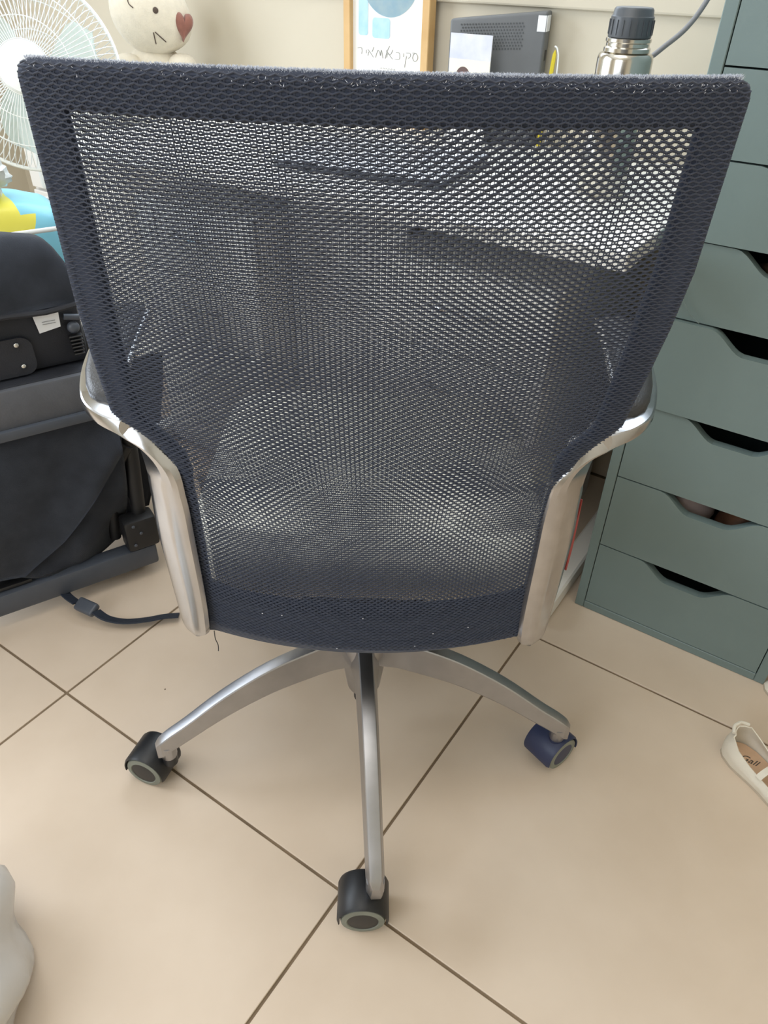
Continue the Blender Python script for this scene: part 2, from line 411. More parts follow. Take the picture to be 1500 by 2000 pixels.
# seat
CX = -.02
bm = bmesh.new(); rings = []
def seat_outline(z, inset):
    ring = []
    for k in range(48):
        a = 2*PI*k/48; ca, sa = math.cos(a), math.sin(a); e = .42
        x = CX+(.235-inset)*(abs(ca)**e)*(1 if ca > 0 else -1); y = .885+(.235-inset)*(abs(sa)**e)*(1 if sa > 0 else -1)
        ring.append(Vector((x, y, z+.012*max(0, (y-.9)/.22)-.03*max(0, (y-1.02)/.1)**2)))
    return ring
for z, ins in ((.395, .03), (.40, .012), (.415, .002), (.44, 0), (.455, .006), (.464, .02), (.468, .05), (.464, .12), (.46, .2)): rings.append(seat_outline(z, ins))
loft(bm, rings); link('seat', bm, SEATM, chair, ang=80)
bm = BX((CX, .885, .385), (.36, .36, .022), .008, 2); link('seat_shell', bm, BLACKP, chair)
BC = Vector((-.025, .777, 0))
bm = bmesh.new(); box(bm, (BC.x, BC.y+.02, .345), (.16, .24, .06), .015, 3); box(bm, (CX, .74, .36), (.44, .05, .02), .005); link('tilt_mechanism', bm, BLACKP, chair)
bm = bmesh.new(); lathe(bm, [(.014, .068), (.016, .07), (.016, .2), (.024, .2), (.025, .33)], 24, BC); link('gas_lift', bm, BLACKP, chair)
# five-star base
bm = bmesh.new(); lathe(bm, [(.018, .098), (.023, .096), (.026, .102), (.031, .14), (.035, .18), (.039, .205), (.036, .222), (.026, .226)], 36, BC)
link('hub', bm, LEGM, chair)
prof = [(.02, .224, .172), (.05, .221, .170), (.085, .217, .166), (.15, .202, .155), (.22, .171, .131), (.28, .133, .101), (.308, .117, .086), (.323, .106, .076), (.330, .097, .073)]
prof = [tuple(v) for v in smoothpath(prof, 4)]
def leg(ang):
    bm = bmesh.new(); rings = []
    d = Vector((math.cos(ang), math.sin(ang), 0)); s = Vector((-d.y, d.x, 0))
    for i, (r, zt, zb) in enumerate(prof):
        wt = lerp([(.02, .0115), (.08, .0105), (.308, .0090), (.323, .0085), (.330, .005)], r); wb = lerp([(.02, .024), (.06, .0165), (.15, .0145), (.308, .0125), (.323, .011), (.330, .007)], r)
        sec = [(-wt, zt-.0022), (-wt*.86, zt-.0004), (-wt*.6, zt), (wt*.6, zt), (wt*.86, zt-.0004), (wt, zt-.0022), (wb, zb+.003), (wb*.88, zb), (-wb*.88, zb), (-wb, zb+.003)]
        rings.append([BC+d*r+s*a+UP*z for a, z in sec])
    rc_ = BC+d*.314; loft(bm, rings); lathe(bm, [(.0112, .066), (.0122, .069), (.0122, .092)], 16, Vector((rc_.x, rc_.y, 0))); link('leg', bm, LEGM, chair, ang=22)
def ctr(bm, c, r0, r1, z0, z1): lathe(bm, [(r0, z0), (r1, z1)], 16, c)
def caster(c, ax, stem, hoodmat, lab):
    ax = Vector((ax[0], ax[1], 0)).normalized(); side = UP.cross(ax).normalized()
    Mx = Matrix((side, UP, ax)).transposed()      # local z = axle, local y = up
    c = Vector((c[0], c[1], .0305))
    root = None
    bm = bmesh.new(); R0, R1, hw = .0345, .0315, .0265
    # hood: shell over the upper part of both wheels
    n = 26; a0, a1 = math.radians(-12), math.radians(192); rings = []
    for k in range(n+1):
        a = a0+(a1-a0)*k/n; e = Vector((math.cos(a), math.sin(a), 0))
        pr = [(R1, -hw), (R0-.002, -hw-.001), (R0, -hw+.003), (R0, hw-.003), (R0-.002, hw+.001), (R1, hw)]
        rings.append([c+Mx @ (e*r+Vector((0, 0, z))) for r, z in pr])
    loft(bm, rings)
    # web between the wheels and stem socket
    bm2 = bm
    lathe(bm2, [(.026, -.004), (.026, .004)], 28, c, Mx)
    tube(bm2, [Vector((stem[0], stem[1], .05)), Vector((stem[0], stem[1], .074))], .011, 16)
    hood = link('caster', bm, hoodmat, chair, ang=35)
    if lab: hood['label'] = lab
    for sgn in (-1, 1):
        bm = bmesh.new()
        lathe(bm, [(.0, .006*sgn), (.026, .006*sgn), (.0292, .008*sgn), (.0302, .013*sgn), (.0302, .021*sgn), (.0285, .0262*sgn), (.0215, .0275*sgn), (.0205, .0262*sgn)][::1], 40, c, Mx)
        wh = link('wheel', bm, TREAD, hood, ang=50)
        bm = bmesh.new(); lathe(bm, [(.0203, .0245*sgn), (.0203, .0265*sgn), (.012, .0272*sgn), (.004, .0274*sgn)], 32, c, Mx)
        link('wheel_cap', bm, RUBB if hoodmat is RUBB else RUB, hood, ang=50)
for a in (-157.5, -85, -12.5, 59, 131): leg(math.radians(a))
def tip(a, r=.314): return (BC.x+r*math.cos(math.radians(a)), BC.y+r*math.sin(math.radians(a)))
caster((-.350, .672), (-.30, -.95), tip(-157.5), RUB, None)
caster((-.013, .465), (.02, -1), tip(-85), RUB, None)
caster((.280, .722), (.62, -.78), tip(-12.5), RUBB, 'blue tinted caster')
caster((.135, 1.055), (.7, .7), tip(59), RUB, None)
caster((-.24, 1.02), (-.9, .3), tip(131), RUB, None)
# arms : a flat cast bar swept along the path
def arm(sgn):
    def X(p):
        sh = lerp([(.6, .006), (.66, .001)], p[2]); return Vector((p[0]-sh if sgn < 0 else 2*CX-p[0]+sh*.9, p[1], p[2]))
    # centre, half width vector, half thickness
    K = [((-.213, .620, .383), (-.008, .008, 0), .006),
         ((-.2165, .620, .390), (-.016, .014, 0), .009),
         ((-.2175, .620, .44), (-.0200, .017, 0), .010),
         ((-.2195, .618, .53), (-.0220, .018, 0), .0105),
         ((-.2185, .616, .59), (-.0205, .018, 0), .0105),
         ((-.222, .616, .625), (-.017, .017, -.002), .010),
         ((-.238, .622, .649), (-.011, .019, -.004), .009),
         ((-.260, .631, .662), (-.005, .020, -.002), .0075),
         ((-.280, .643, .669), (.004, .019, 0), .006),
         ((-.293, .663, .672), (.014, .015, 0), .0055),
         ((-.302, .70, .673), (.022, .006, 0), .005),
         ((-.311, .75, .673), (.0255, .001, 0), .005),
         ((-.322, .83, .672), (.0255, 0, 0), .005),
         ((-.328, .90, .668), (.024, 0, 0), .006),
         ((-.328, .925, .662), (.019, 0, 0), .005),
         ((-.328, .932, .659), (.012, 0, 0), .003)]
    P = smoothpath([k[0] for k in K], 5); W = smoothpath([k[1] for k in K], 5); T = [v.x for v in smoothpath([(k[2], 0, 0) for k in K], 5)]
    bm = bmesh.new(); rings = []
    for i, p in enumerate(P):
        t = (P[min(i+1, len(P)-1)]-P[max(i-1, 0)]).normalized()
        w = W[i]; w = w-t*w.dot(t)*.6; nrm = w.cross(t).normalized(); th = T[i]
        sec = []
        fl = min(1, max(0, (p.z-.61)/.04))
        base = [(-1, -.25), (-.86, -.62), (-.52, -1), (-.3, -1.04), (.3, -1.04), (.52, -1), (.86, -.62), (1, -.25), (1, .25), (.86, .62), (.52, 1), (.3, 1.04), (-.3, 1.04), (-.52, 1), (-.86, .62), (-1, .25)]
        rnd = [(-1, -.5), (-.97, -.85), (-.88, -1), (-.3, -1), (.3, -1), (.88, -1), (.97, -.85), (1, -.5), (1, .5), (.97, .85), (.88, 1), (.3, 1), (-.3, 1), (-.88, 1), (-.97, .85), (-1, .5)]
        for (u0, v0), (u1, v1) in zip(base, rnd):
            uu = u0+(u1-u0)*fl; vv = v0+(v1-v0)*fl
            sec.append(X(p+w*uu+nrm*th*(1.2-.2*fl)*vv))
        rings.append(sec)
    loft(bm, rings)
    ar = link('armrest', bm, ALU2 if sgn > 0 else ALU, chair, ang=24)
    # rubber pad sunk into the top of the arm
    bm = bmesh.new(); rings = []
    pts = [(-.280, .6475, .674, .003), (-.2825, .650, .681, .010), (-.287, .660, .686, .0155), (-.293, .677, .688, .0185), (-.3005, .705, .689, .021), (-.3105, .75, .689, .0222), (-.3215, .83, .688, .0222), (-.327, .88, .686, .0205), (-.328, .902, .680, .015), (-.328, .909, .672, .006)]
    for x, y, z, hw in pts:
        rings.append([X(Vector((x+hw*(abs(math.cos(a))**.6)*(1 if math.cos(a) > 0 else -1), y, .672+(z-.672)*max(0, math.sin(a))**.5 if math.sin(a) > 0 else .671))) for a in [2*PI*k/16 for k in range(16)]])
    loft(bm, rings); link('arm_pad', bm, PAD, chair, ang=60)
    # round boss fixing the back to the arm, and the seat bracket behind the bar
    bm = bmesh.new(); tube(bm, [X(Vector((-.248, .612, .668))), X(Vector((-.252, .640, .664)))], .011, 20)
    tube(bm, [X(Vector((-.228, .612, .652))), X(Vector((-.232, .640, .648)))], .009, 20)
    link('boss', bm, ALU, chair)
    bm = bmesh.new(); box(bm, X(Vector((-.235, .672, .535))), (.014, .05, .07), .005); link('back_bracket', bm, ALU, chair)
    if sgn > 0:  # thin red strip standing in for a red reflection on the bar
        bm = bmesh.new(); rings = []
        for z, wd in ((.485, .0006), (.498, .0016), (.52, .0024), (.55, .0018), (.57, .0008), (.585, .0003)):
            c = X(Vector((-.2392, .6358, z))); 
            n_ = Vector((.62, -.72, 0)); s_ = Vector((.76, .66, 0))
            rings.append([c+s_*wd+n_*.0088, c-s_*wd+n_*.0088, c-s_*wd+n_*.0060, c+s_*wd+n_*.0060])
        loft(bm, rings); o = link('sticker_or_reflection', bm, RED, ar); o['label'] = 'narrow red reflection put on as a thin strip'
arm(-1); arm(1)

# ------------------------------------------------------------------ drawer cabinet
CABB = 1.119; CA0 = -.261; CW = .364; CD = .478; CHt = 1.16
cab = roomthing('drawer_cabinet', 'tall grey green cabinet of nine shallow drawers right of the chair', 'cabinet', CA0, CABB)
tk = .0175
bm = bmesh.new()
def cb(bm, x0, x1, y0, y1, z0, z1, bev=.0012): box(bm, ((x0+x1)/2, (y0+y1)/2, (z0+z1)/2), (x1-x0, y1-y0, z1-z0), bev, 1)
cb(bm, 0, tk, 0, CD, 0, CHt); link('side_panel', bm, GREEN, cab, smooth=False)
bm = bmesh.new(); cb(bm, CW-tk, CW, 0, CD, 0, CHt); link('side_panel', bm, GREEN, cab, smooth=False)
bm = bmesh.new(); cb(bm, tk+.0003, CW-tk-.0003, 0.0005, CD, CHt-tk, CHt); link('top_panel', bm, GREEN, cab, smooth=False)
bm = bmesh.new(); cb(bm, tk+.0003, CW-tk-.0003, 0.0, CD, 0, tk); link('bottom_panel', bm, GREEN, cab, smooth=False)
bm = bmesh.new(); cb(bm, tk+.0003, CW-tk-.0003, CD-.006, CD, tk, CHt-tk); link('back_panel', bm, GREEN, cab, smooth=False)
zs = [.0185, .166, .321, .466, .616, .730, .836, .940, 1.043, 1.1415]
for i in range(9):
    z0, z1 = zs[i]+.0008, zs[i+1]-.0016; g = .0016
    x0, x1 = tk+g, CW-tk-g
    if i > 4: dp = .024
    else: dp = .031
    c0, c1 = .096, .262
    poly = [(x0, z0), (x1, z0), (x1, z1)]
    n = 22
    for k in range(n+1):
        t = k/n; x = c1+(c0-c1)*t
        s = min(t, 1-t)/.33; s = min(1, s); s = s*s*(3-2*s)
        poly.append((x, z1-dp*s))
    poly.append((x0, z1))
    dy = {4: .004, 5: .0, 3: -.004}.get(i, .0005)
    tops = [p for p in poly[2:]][::-1]      # left to right along the upper edge
    bm = bmesh.new(); rows = [[bm.verts.new((x, y, zz)) for (x, z) in tops for zz in ()] for y in ()]
    cols = [(bm.verts.new((x, 0, z0)), bm.verts.new((x, 0, z)), bm.verts.new((x, .017, z)), bm.verts.new((x, .017, z0))) for x, z in tops]
    for A, B in zip(cols, cols[1:]):
        for q in range(4): bm.faces.new((A[q], A[(q+1) % 4], B[(q+1) % 4], B[q]))
    bm.faces.new(cols[0][::-1]); bm.faces.new(cols[-1])
    o = link('drawer', bm, GREEN, cab, smooth=False); o.location = (0, dy, 0)
    bm = bmesh.new(); cb(bm, x0+.008, x1-.008, .017, CD-.03, z0+.006, z0+.012, 0)
    cb(bm, x0+.008, x0+.018, .017, CD-.03, z0+.012, z0+(z1-z0)*.7, 0); cb(bm, x1-.018, x1-.008, .017, CD-.03, z0+.012, z0+(z1-z0)*.7, 0)
    link('drawer_box', bm, GREEN, o, smooth=False)
# contents seen through the hand cut-outs
def cabthing(name, label, cat, bmf, m, x, y, z):
    o = link(name, bmf, m, None, ang=180); o.location = RM(CA0+x, CABB+y, z); o.rotation_euler = (0, 0, YAW); tag(o, label, cat); return o
bm = bmesh.new(); ellipsoid(bm, (0, 0, 0), (.042, .05, .045), 20, 12, None, lambda c, d: c*(1+.06*math.sin(5*d.x+3)+.05*math.cos(7*d.z)))
cabthing('cloth_pouch', 'pinkish grey cloth pouch in the left of the second lowest drawer hand hole', 'pouch', bm, LILAC, .135, .078, .262)
bm = bmesh.new(); ellipsoid(bm, (0, 0, 0), (.043, .05, .05), 20, 12, None, lambda c, d: c*(1+.05*math.sin(4*d.x+1)+.04*math.cos(6*d.z)))
cabthing('leather_purse', 'brown leather purse in the right of the second lowest drawer hand hole', 'purse', bm, BROWN, .228, .080, .252)
bm = bmesh.new(); ellipsoid(bm, (0, 0, 0), (.07, .045, .034), 28, 14, None, lambda c, d: c*(1+.12*math.sin(9*d.x+3)+.1*math.cos(11*d.y)+.05*math.sin(17*d.z)))
cabthing('crumpled_cloth', 'crumpled tan cloth bulging in a half shut drawer at the right edge', 'cloth', bm, TAN, .2, .09, .672)
bm = bmesh.new(); tube(bm, smoothpath([(.078, -.002, .6185), (.062, -.004, .630), (.045, -.003, .650), (.044, .001, .664)], 5), .0009, 6)
cabthing('dark_string', 'short dark string caught in the drawer gap beside the mesh back', 'string', bm, GREEN, 0, -.001, 0)
# ------------------------------------------------------------------ desk against the back wall
desk = roomthing('white_desk', 'white desk against the wall behind the chair, left of the green cabinet', 'desk', 0, 0)
bm = bmesh.new(); box(bm, ((-1.45-.275)/2, 1.295, DESKZ-.0125), (1.175, .59, .025), .002, 2); link('desk_top', bm, WHITE, desk, smooth=False)
for a in (-.305, -1.41):
    bm = bmesh.new()
    pts = [(a, 1.02, .022), (a, 1.03, .022), (a, 1.3, .022), (a, 1.56, .022), (a, 1.58, .022)]
    rings = []
    for i, p in enumerate(pts):
        q = .55 if i in (0, 4) else 1; rings.append([Vector((p[0]+.021*q*sx, p[1], p[2]+.020*q*sz)) for sx, sz in ((-1, -.8), (-.8, -1), (.8, -1), (1, -.8), (1, .8), (.8, 1), (-.8, 1), (-1, .8))])
    loft(bm, rings); link('foot', bm, WHITE, desk, ang=30)
    bm = BX((a, 1.565, .374), (.04, .03, .664), .004); link('leg', bm, WHITE, desk, ang=30)
bm = BX((-.888, 1.20, .40), (.288, .016, .60), .003); link('back_panel', bm, WHITE, desk, ang=30)  # white panel added between the drawer units to brighten the space under the desk
for a0_, lab in ((-.74, 'white drawer unit under the desk, nearest the green cabinet'), (-1.385, 'white drawer unit under the left end of the desk')):
    du = roomthing('drawer_unit', lab, 'drawer unit', a0_, 1.09, 0, 0, 'white drawer units under the desk')
    bm = bmesh.new(); cb(bm, 0, .35, .018, .42, .0, .62, .002); link('carcass', bm, WHITE, du, smooth=False)
    for k in range(4):
        bm = bmesh.new(); cb(bm, .004, .346, 0, .0175, .012+k*.152, .012+k*.152+.148, .0015); d_ = link('drawer', bm, WHITE, du, smooth=False)
        bm = bmesh.new(); tube(bm, smoothpath([(.125, .0, .10+k*.152), (.127, -.018, .10+k*.152), (.223, -.018, .10+k*.152), (.225, 0, .10+k*.152)], 3), .003, 8); link('handle', bm, ALU, d_)
# dresser under the plush cat
dr = roomthing('white_dresser', 'white dresser behind the fan at the left of the wall', 'dresser', -2.18, 1.355)
bm = bmesh.new(); cb(bm, 0, .70, 0.012, .235, 0.0, .685, .002); cb(bm, -.006, .706, 0, .24, .685, .705, .002); link('body', bm, WHITE, dr, smooth=False)
for k in range(3):
    bm = bmesh.new(); cb(bm, .012, .688, -.004, .012, .03+k*.218, .03+k*.218+.21, .002); d_ = link('drawer', bm, WHITE, dr, smooth=False)
    for x in (.2, .5):
        bm = bmesh.new(); tube(bm, [(x, -.004, .135+k*.218), (x, -.022, .135+k*.218)], .011, 16); link('knob', bm, WHITE, d_)

# ------------------------------------------------------------------ things on the desk
# thermos
tx, ty = .3475, 1.312
th = thing('steel_thermos', 'steel thermos flask with grey screw cap standing on desk near the cabinet', 'thermos', (tx, ty, DESKZ))
B = .73
bm = bmesh.new(); lathe(bm, [(.036, 0), (.0405, .004), (.0415, .01), (.0415, .192), (.0405, .197), (.038, .2)], 48); link('body', bm, STEEL, th, ang=35)
bm = bmesh.new(); lathe(bm, [(.032, .2), (.0345, .202), (.0345, .207), (.032, .209), (.032, .213), (.0335, .215), (.0335, .219), (.031, .2205)], 48); link('neck', bm, STEEL, th, ang=35)
bm = bmesh.new(); lathe(bm, [(.0315, .2205), (.0318, .223), (.0312, .243), (.0312, .246), (.0295, .248), (.0285, .255), (.0262, .2575), (.022, .258)], 48)
cap = link('cap', bm, GREYCAP, th, ang=35)
bm = bmesh.new()
for k in range(20):
    a = 2*PI*k/20; box(bm, (0, 0, 0), (.0012, .003, .019), 0, 1, Matrix.Translation((math.cos(a)*.0312, math.sin(a)*.0312, .233)) @ Matrix.Rotation(a+PI/2, 4, 'Z'))
g = link('grip_rib', bm, GREYCAP, cap, smooth=False); g['kind'] = 'stuff'
# cable
bm = bmesh.new()
cp = smoothpath([RM(-.50, 1.40, .7365), RM(-.495, 1.42, .76), RM(-.475, 1.43, .84), RM(-.448, 1.44, .897), RM(-.425, 1.46, .924), RM(-.395, 1.475, .955), RM(-.375, 1.49, .995), RM(-.36, 1.52, 1.06), RM(-.355, 1.585, 1.16), RM(-.355, 1.60, 1.2)], 8)
tube(bm, cp, .0042, 10); tag(link('power_cable', bm, CABLE), 'grey cable rising from the desk behind the thermos towards the ceiling', 'cable')
# router
ro = roomthing('router_box', 'upright dark grey router box with perforated face on the desk', 'router', -.776, 1.558, DESKZ, math.radians(12))
bm = BX((0, 0, .107), (.192, .044, .212), .005, 3)
for v in bm.verts: v.co.z += (v.co.x+.096)/.192*.020*(v.co.z/.21)
link('casing', bm, ROUTER, ro, ang=30)
V = []; bm = bmesh.new()
for r in range(9):
    for c in range(22):
        x = -.072+c*.0058+(.0029 if r % 2 else 0); z = .162+r*.0052+.06*(x+.09)
        if x > .055: continue
        lathe(bm, [(.0016, 0), (.0016, .0006)], 6, (x, -.0226, z), Matrix.Rotation(PI/2, 3, 'X'))
o = link('vent_hole', bm, RDARK, ro, smooth=False); o['kind'] = 'stuff'
bm = BX((.0963, -.006, .213), (.0012, .030, .026), 0); box(bm, (.087, -.0224, .213), (.016, .0012, .026)); link('sticker_or_reflection', bm, STICK, ro, smooth=False)
bm = bmesh.new(); box(bm, (.0955, .002, .16), (.002, .014, .018), .0005, 1); link('socket', bm, BLACKP, ro, smooth=False)
# pencil + white stick beside the router
bm = bmesh.new(); tube(bm, [(0, 0, 0), (.008, 0, .15), (.0086, 0, .163), (.009, 0, .17)], [.0042, .0042, .0036, .0008], 6)
o = link('yellow_pencil', bm, YEL, ang=30); o.location = RM(-.668, 1.572, DESKZ+.001); o.rotation_euler = (0, 0, YAW); tag(o, 'yellow pencil standing beside the router box', 'pencil')
bm = bmesh.new(); tube(bm, smoothpath([(0, 0, 0.001), (.004, 0, .08), (.003, 0, .15), (-.002, 0, .172), (-.008, 0, .176)], 5), .0016, 8)
o = link('white_wire', bm, WHITEP, ang=60); o.location = RM(-.653, 1.572, DESKZ+.001); o.rotation_euler = (0, 0, YAW); tag(o, 'thin white wire standing right of the yellow pencil', 'wire')
# small photo card
pc = roomthing('photo_card', 'small photo card of sky and a dark haired head leaning on the router', 'photo', -.804, 1.497, DESKZ)
tilt = Matrix.Rotation(math.radians(-3), 4, 'X')
bm = BX((0, 0, .096), (.092, .0012, .192)); link('print', bm, PAPER, pc, smooth=False)
SKY1 = mat('printed_sky', srgb(196, 200, 226), .5, c2=srgb(222, 222, 232), scale=18); SKY2 = mat('printed_haze', srgb(236, 230, 214), .5, var=.02, scale=10)
HAIR = mat('printed_hair', srgb(96, 74, 70), .6); SKIN = mat('printed_skin', srgb(214, 170, 156), .6)
bm = BX((0, -.0009, .171), (.0915, .0006, .042)); link('printed_sky', bm, SKY1, pc, smooth=False)
bm = BX((0, -.0009, .090), (.0915, .0006, .118)); link('printed_haze', bm, SKY2, pc, smooth=False)
def disc(bm, x, z, rx, rz, y0, y1, n=28): prism(bm, [(x+rx*math.cos(2*PI*k/n), z+rz*math.sin(2*PI*k/n)) for k in range(n)], y0, y1)
bm = bmesh.new(); disc(bm, -.013, .118, .0165, .019, -.0016, -.0012); link('printed_hair', bm, HAIR, pc, smooth=False)
bm = bmesh.new(); disc(bm, -.013, .112, .0125, .016, -.0020, -.0016); link('printed_face', bm, SKIN, pc, smooth=False)
bm = bmesh.new(); disc(bm, -.013, .07, .03, .03, -.0016, -.0012); link('printed_dress', bm, SKY1, pc, smooth=False)
# picture frame with a blue watercolour and handwriting
pf = roomthing('picture_frame', 'pale wooden picture frame with blue watercolour and Hebrew handwriting', 'picture', -1.052, 1.575, DESKZ)
fw, fh, fb = .222, .33, .0185
for nm, c, s in (('frame_side', (-fw/2+fb/2, 0, fh/2), (fb, .026, fh)), ('frame_side', (fw/2-fb/2, 0, fh/2), (fb, .026, fh)), ('frame_bottom', (0, 0, fb/2), (fw-2*fb, .026, fb)), ('frame_top', (0, 0, fh-fb/2), (fw-2*fb, .026, fb))):
    link(nm, BX(c, s, .0015, 1), WOOD, pf, smooth=False)
link('print', BX((0, .002, fh/2), (fw-2*fb, .006, fh-2*fb)), PAPER, pf, smooth=False)
def rrect(x0, x1, z0, z1, r=.006, n=5):
    pts = []
    for cx, cz, a in ((x1-r, z1-r, 0), (x0+r, z1-r, 90), (x0+r, z0+r, 180), (x1-r, z0+r, 270)):
        for k in range(n+1):
            q = math.radians(a+90*k/n); pts.append((cx+r*math.cos(q), cz+r*math.sin(q)))
    return pts
y0 = -.0018
bm = bmesh.new(); prism(bm, rrect(-.077, -.052, .168, .235), y0, y0+.0006)
bm2 = bmesh.new(); prism(bm2, rrect(-.040, .006, .165, .202), y0, y0+.0006); link('blue_patch', bm, WBLUE2, pf, smooth=False); link('blue_patch', bm2, WBLUE2, pf, smooth=False)
bm = bmesh.new(); n = 30
arc = [(.0+.075*math.cos(a), .262+.072*math.sin(a)) for a in [math.radians(200+160*k/n) for k in range(n+1)]]+[(.0+.030*math.cos(a), .262+.028*math.sin(a)) for a in [math.radians(360-160*k/n) for k in range(n+1)]]
for k in range(n):
    pass
A = [(.004+.072*math.cos(a), .272+.068*math.sin(a)) for a in [math.radians(180+180*k/n) for k in range(n+1)]]; Bq = [(.004+.030*math.cos(a), .272+.024*math.sin(a)) for a in [math.radians(180+180*k/n) for k in range(n+1)]]
va = [bm.verts.new((x, y0, z)) for x, z in A]; vb = [bm.verts.new((x, y0, z)) for x, z in Bq]
for k in range(n): bm.faces.new((va[k], va[k+1], vb[k+1], vb[k]))
bmesh.ops.solidify(bm, geom=bm.faces[:], thickness=.0004)
link('blue_arc', bm, WBLUE, pf, smooth=False)
bm = bmesh.new(); prism(bm, rrect(-.082, -.03, .236, .30, .01), y0, y0+.0006); link('blue_patch', bm, WBLUE, pf, smooth=False)
# handwriting (read right to left): strokes in the print plane
def stroke(bm, pts, r=.0009): tube(bm, smoothpath([Vector((x, y0, z)) for x, z in pts], 4), r, 5, True, .4)
bm = bmesh.new(); zb = .128
def L(x, pts, s=.0011): stroke(bm, [(x+a*s, zb+b*s) for a, b in pts])
L(.070, [(5, 14), (-1, 12), (-3, 5), (2, 0), (8, 4), (8, 10), (3, 14), (-4, 14)])
L(.054, [(-4, 13), (5, 13), (6, 8), (1, 4)]); L(.050, [(1, 8), (-1, 0), (-3, -12)])
L(.041, [(2, 12), (2, 6)])
L(.026, [(-3, 12), (5, 12), (7, 6), (5, 1), (-5, 1)])
L(.006, [(-8, 14), (0, 7), (8, 0)]); L(.006, [(8, 16), (4, 9), (1, 8)]); L(.006, [(-6, 2), (-5, 8), (-1, 9)]); L(.004, [(2, 22), (-4, 12), (-8, 0)])
L(-.022, [(-8, 0), (-5, 8), (-2, 13), (2, 10), (4, 4), (6, 14), (9, 4), (10, 0)])
L(-.044, [(-7, 13), (0, 7), (7, 0)]); L(-.044, [(8, 18), (3, 9)]); L(-.046, [(-5, 2), (-3, 9)])
L(-.058, [(2, 12), (2, 6)])
L(-.073, [(-6, 14), (3, 15), (5, 10), (4, 4)])
o = link('handwriting', bm, INK, pf)
bm = bmesh.new()
for k in range(6): stroke(bm, [(-.018+k*.007, .108), (-.015+k*.007, .110), (-.013+k*.007, .108)], .0005)
link('small_writing', bm, INK, pf)
# paper sheets and a shut laptop lying on the desk (seen through the mesh)
lp = roomthing('silver_laptop', 'shut silver laptop lying on the desk, seen through the chair mesh', 'laptop', -.82, 1.22, DESKZ, math.radians(8))
link('lid', BX((0, 0, .0145), (.33, .23, .007), .003), SILV, lp, ang=30); link('base', BX((0, 0, .0055), (.33, .23, .010), .003), GREYCAP, lp, ang=30)
for a, b, rz, lab in ((-.50, 1.14, 20, 'white paper sheet on the desk nearest the thermos, behind the chair mesh'), (-1.18, 1.25, -14, 'white paper sheet on the left of the desk, behind the chair mesh')):
    bm = BX((0, 0, .0006), (.21, .297, .0011)); o = link('paper_sheet', bm, PAPER, smooth=False); o.location = RM(a, b, DESKZ+.0002); o.rotation_euler = (0, 0, YAW+math.radians(rz)); tag(o, lab, 'paper', 'paper on the desk')

# ------------------------------------------------------------------ plush cat on the dresser
pl = roomthing('plush_cat', 'cream plush cat with brown heart nose and stitched whiskers by the wall', 'plush toy', -1.665, 1.465, .706, math.radians(46))
hc = Vector((-.004, -.005, .209))
bm = bmesh.new(); ellipsoid(bm, (-.01, .01, .075), (.085, .065, .072), 28, 16, None, lambda c, d: c*(1+.04*math.sin(4*d.x+2)))
link('body', bm, PLUSH, pl, ang=180)
tl = Matrix.Rotation(math.radians(28), 4, 'Y')
bm = bmesh.new(); ellipsoid(bm, hc, (.098, .07, .088), 36, 22, tl, lambda c, d: Vector((c.x, c.y, c.z*(1-.22*max(0, d.x)**2)))); link('head', bm, PLUSH, pl, ang=180)
def fy(x, z): # front of the head at (x, z) in head coordinates
    a = math.radians(28); u = x*math.cos(a)-z*math.sin(a); v = x*math.sin(a)+z*math.cos(a)
    return -.07*math.sqrt(max(0, 1-(u/.098)**2-(v/.088)**2))
def hp(x, z, o=.0006): return hc+Vector((x, fy(x, z)-o, z))
def heart(s, n=40):
    pts = []
    for k in range(n):
        t = 2*PI*k/n; pts.append((s*16*math.sin(t)**3/17, s*(13*math.cos(t)-5*math.cos(2*t)-2*math.cos(3*t)-math.cos(4*t))/17))
    return pts
bm = bmesh.new(); rings = []
for y, s_ in ((-.020, .25), (-.018, .7), (-.010, .98), (.004, .95), (.02, .6)): rings.append([Vector((x*.82, y, z*1.2)) for x, z in heart(.030*s_)])
loft(bm, rings); o = link('nose', bm, NOSE, pl, ang=60); o.location = hc+Vector((.072, -.038, -.020)); o.rotation_euler = (0, math.radians(8), math.radians(14)); o['label'] = 'brown heart shaped nose'
for x, z in ((.014, .010), (-.062, .044)):
    bm = bmesh.new(); ellipsoid(bm, hp(x, z), (.0066, .0025, .0066), 14, 8); link('eye', bm, THREAD, pl)
for A, B in (((.002, -.034), (.004, -.058)), ((.006, -.033), (.028, -.054))):
    bm = bmesh.new(); tube(bm, [hp(A[0]+(B[0]-A[0])*k/6, A[1]+(B[1]-A[1])*k/6) for k in range(7)], .0013, 6); link('whisker', bm, THREAD, pl)
bm = bmesh.new(); tube(bm, smoothpath([hp(-.046, .034), hp(-.045, .022), hp(-.036, .014)], 4), .0012, 6); link('eyebrow', bm, THREAD, pl)
for dx, dz in ((-.072, .072), (.012, .098)):
    bm = bmesh.new(); ellipsoid(bm, hc+Vector((dx, .012, dz)), (.028, .018, .034), 16, 10); link('ear', bm, PLUSH, pl, ang=180)
for dx in (-.055, .045):
    bm = bmesh.new(); ellipsoid(bm, (dx, -.05, .030), (.032, .04, .0285), 16, 10); link('paw', bm, PLUSH, pl, ang=180)
for dx in (-.075, .055):
    bm = bmesh.new(); ellipsoid(bm, (dx, -.03, .108), (.034, .034, .022), 16, 10); link('arm', bm, PLUSH, pl, ang=180)

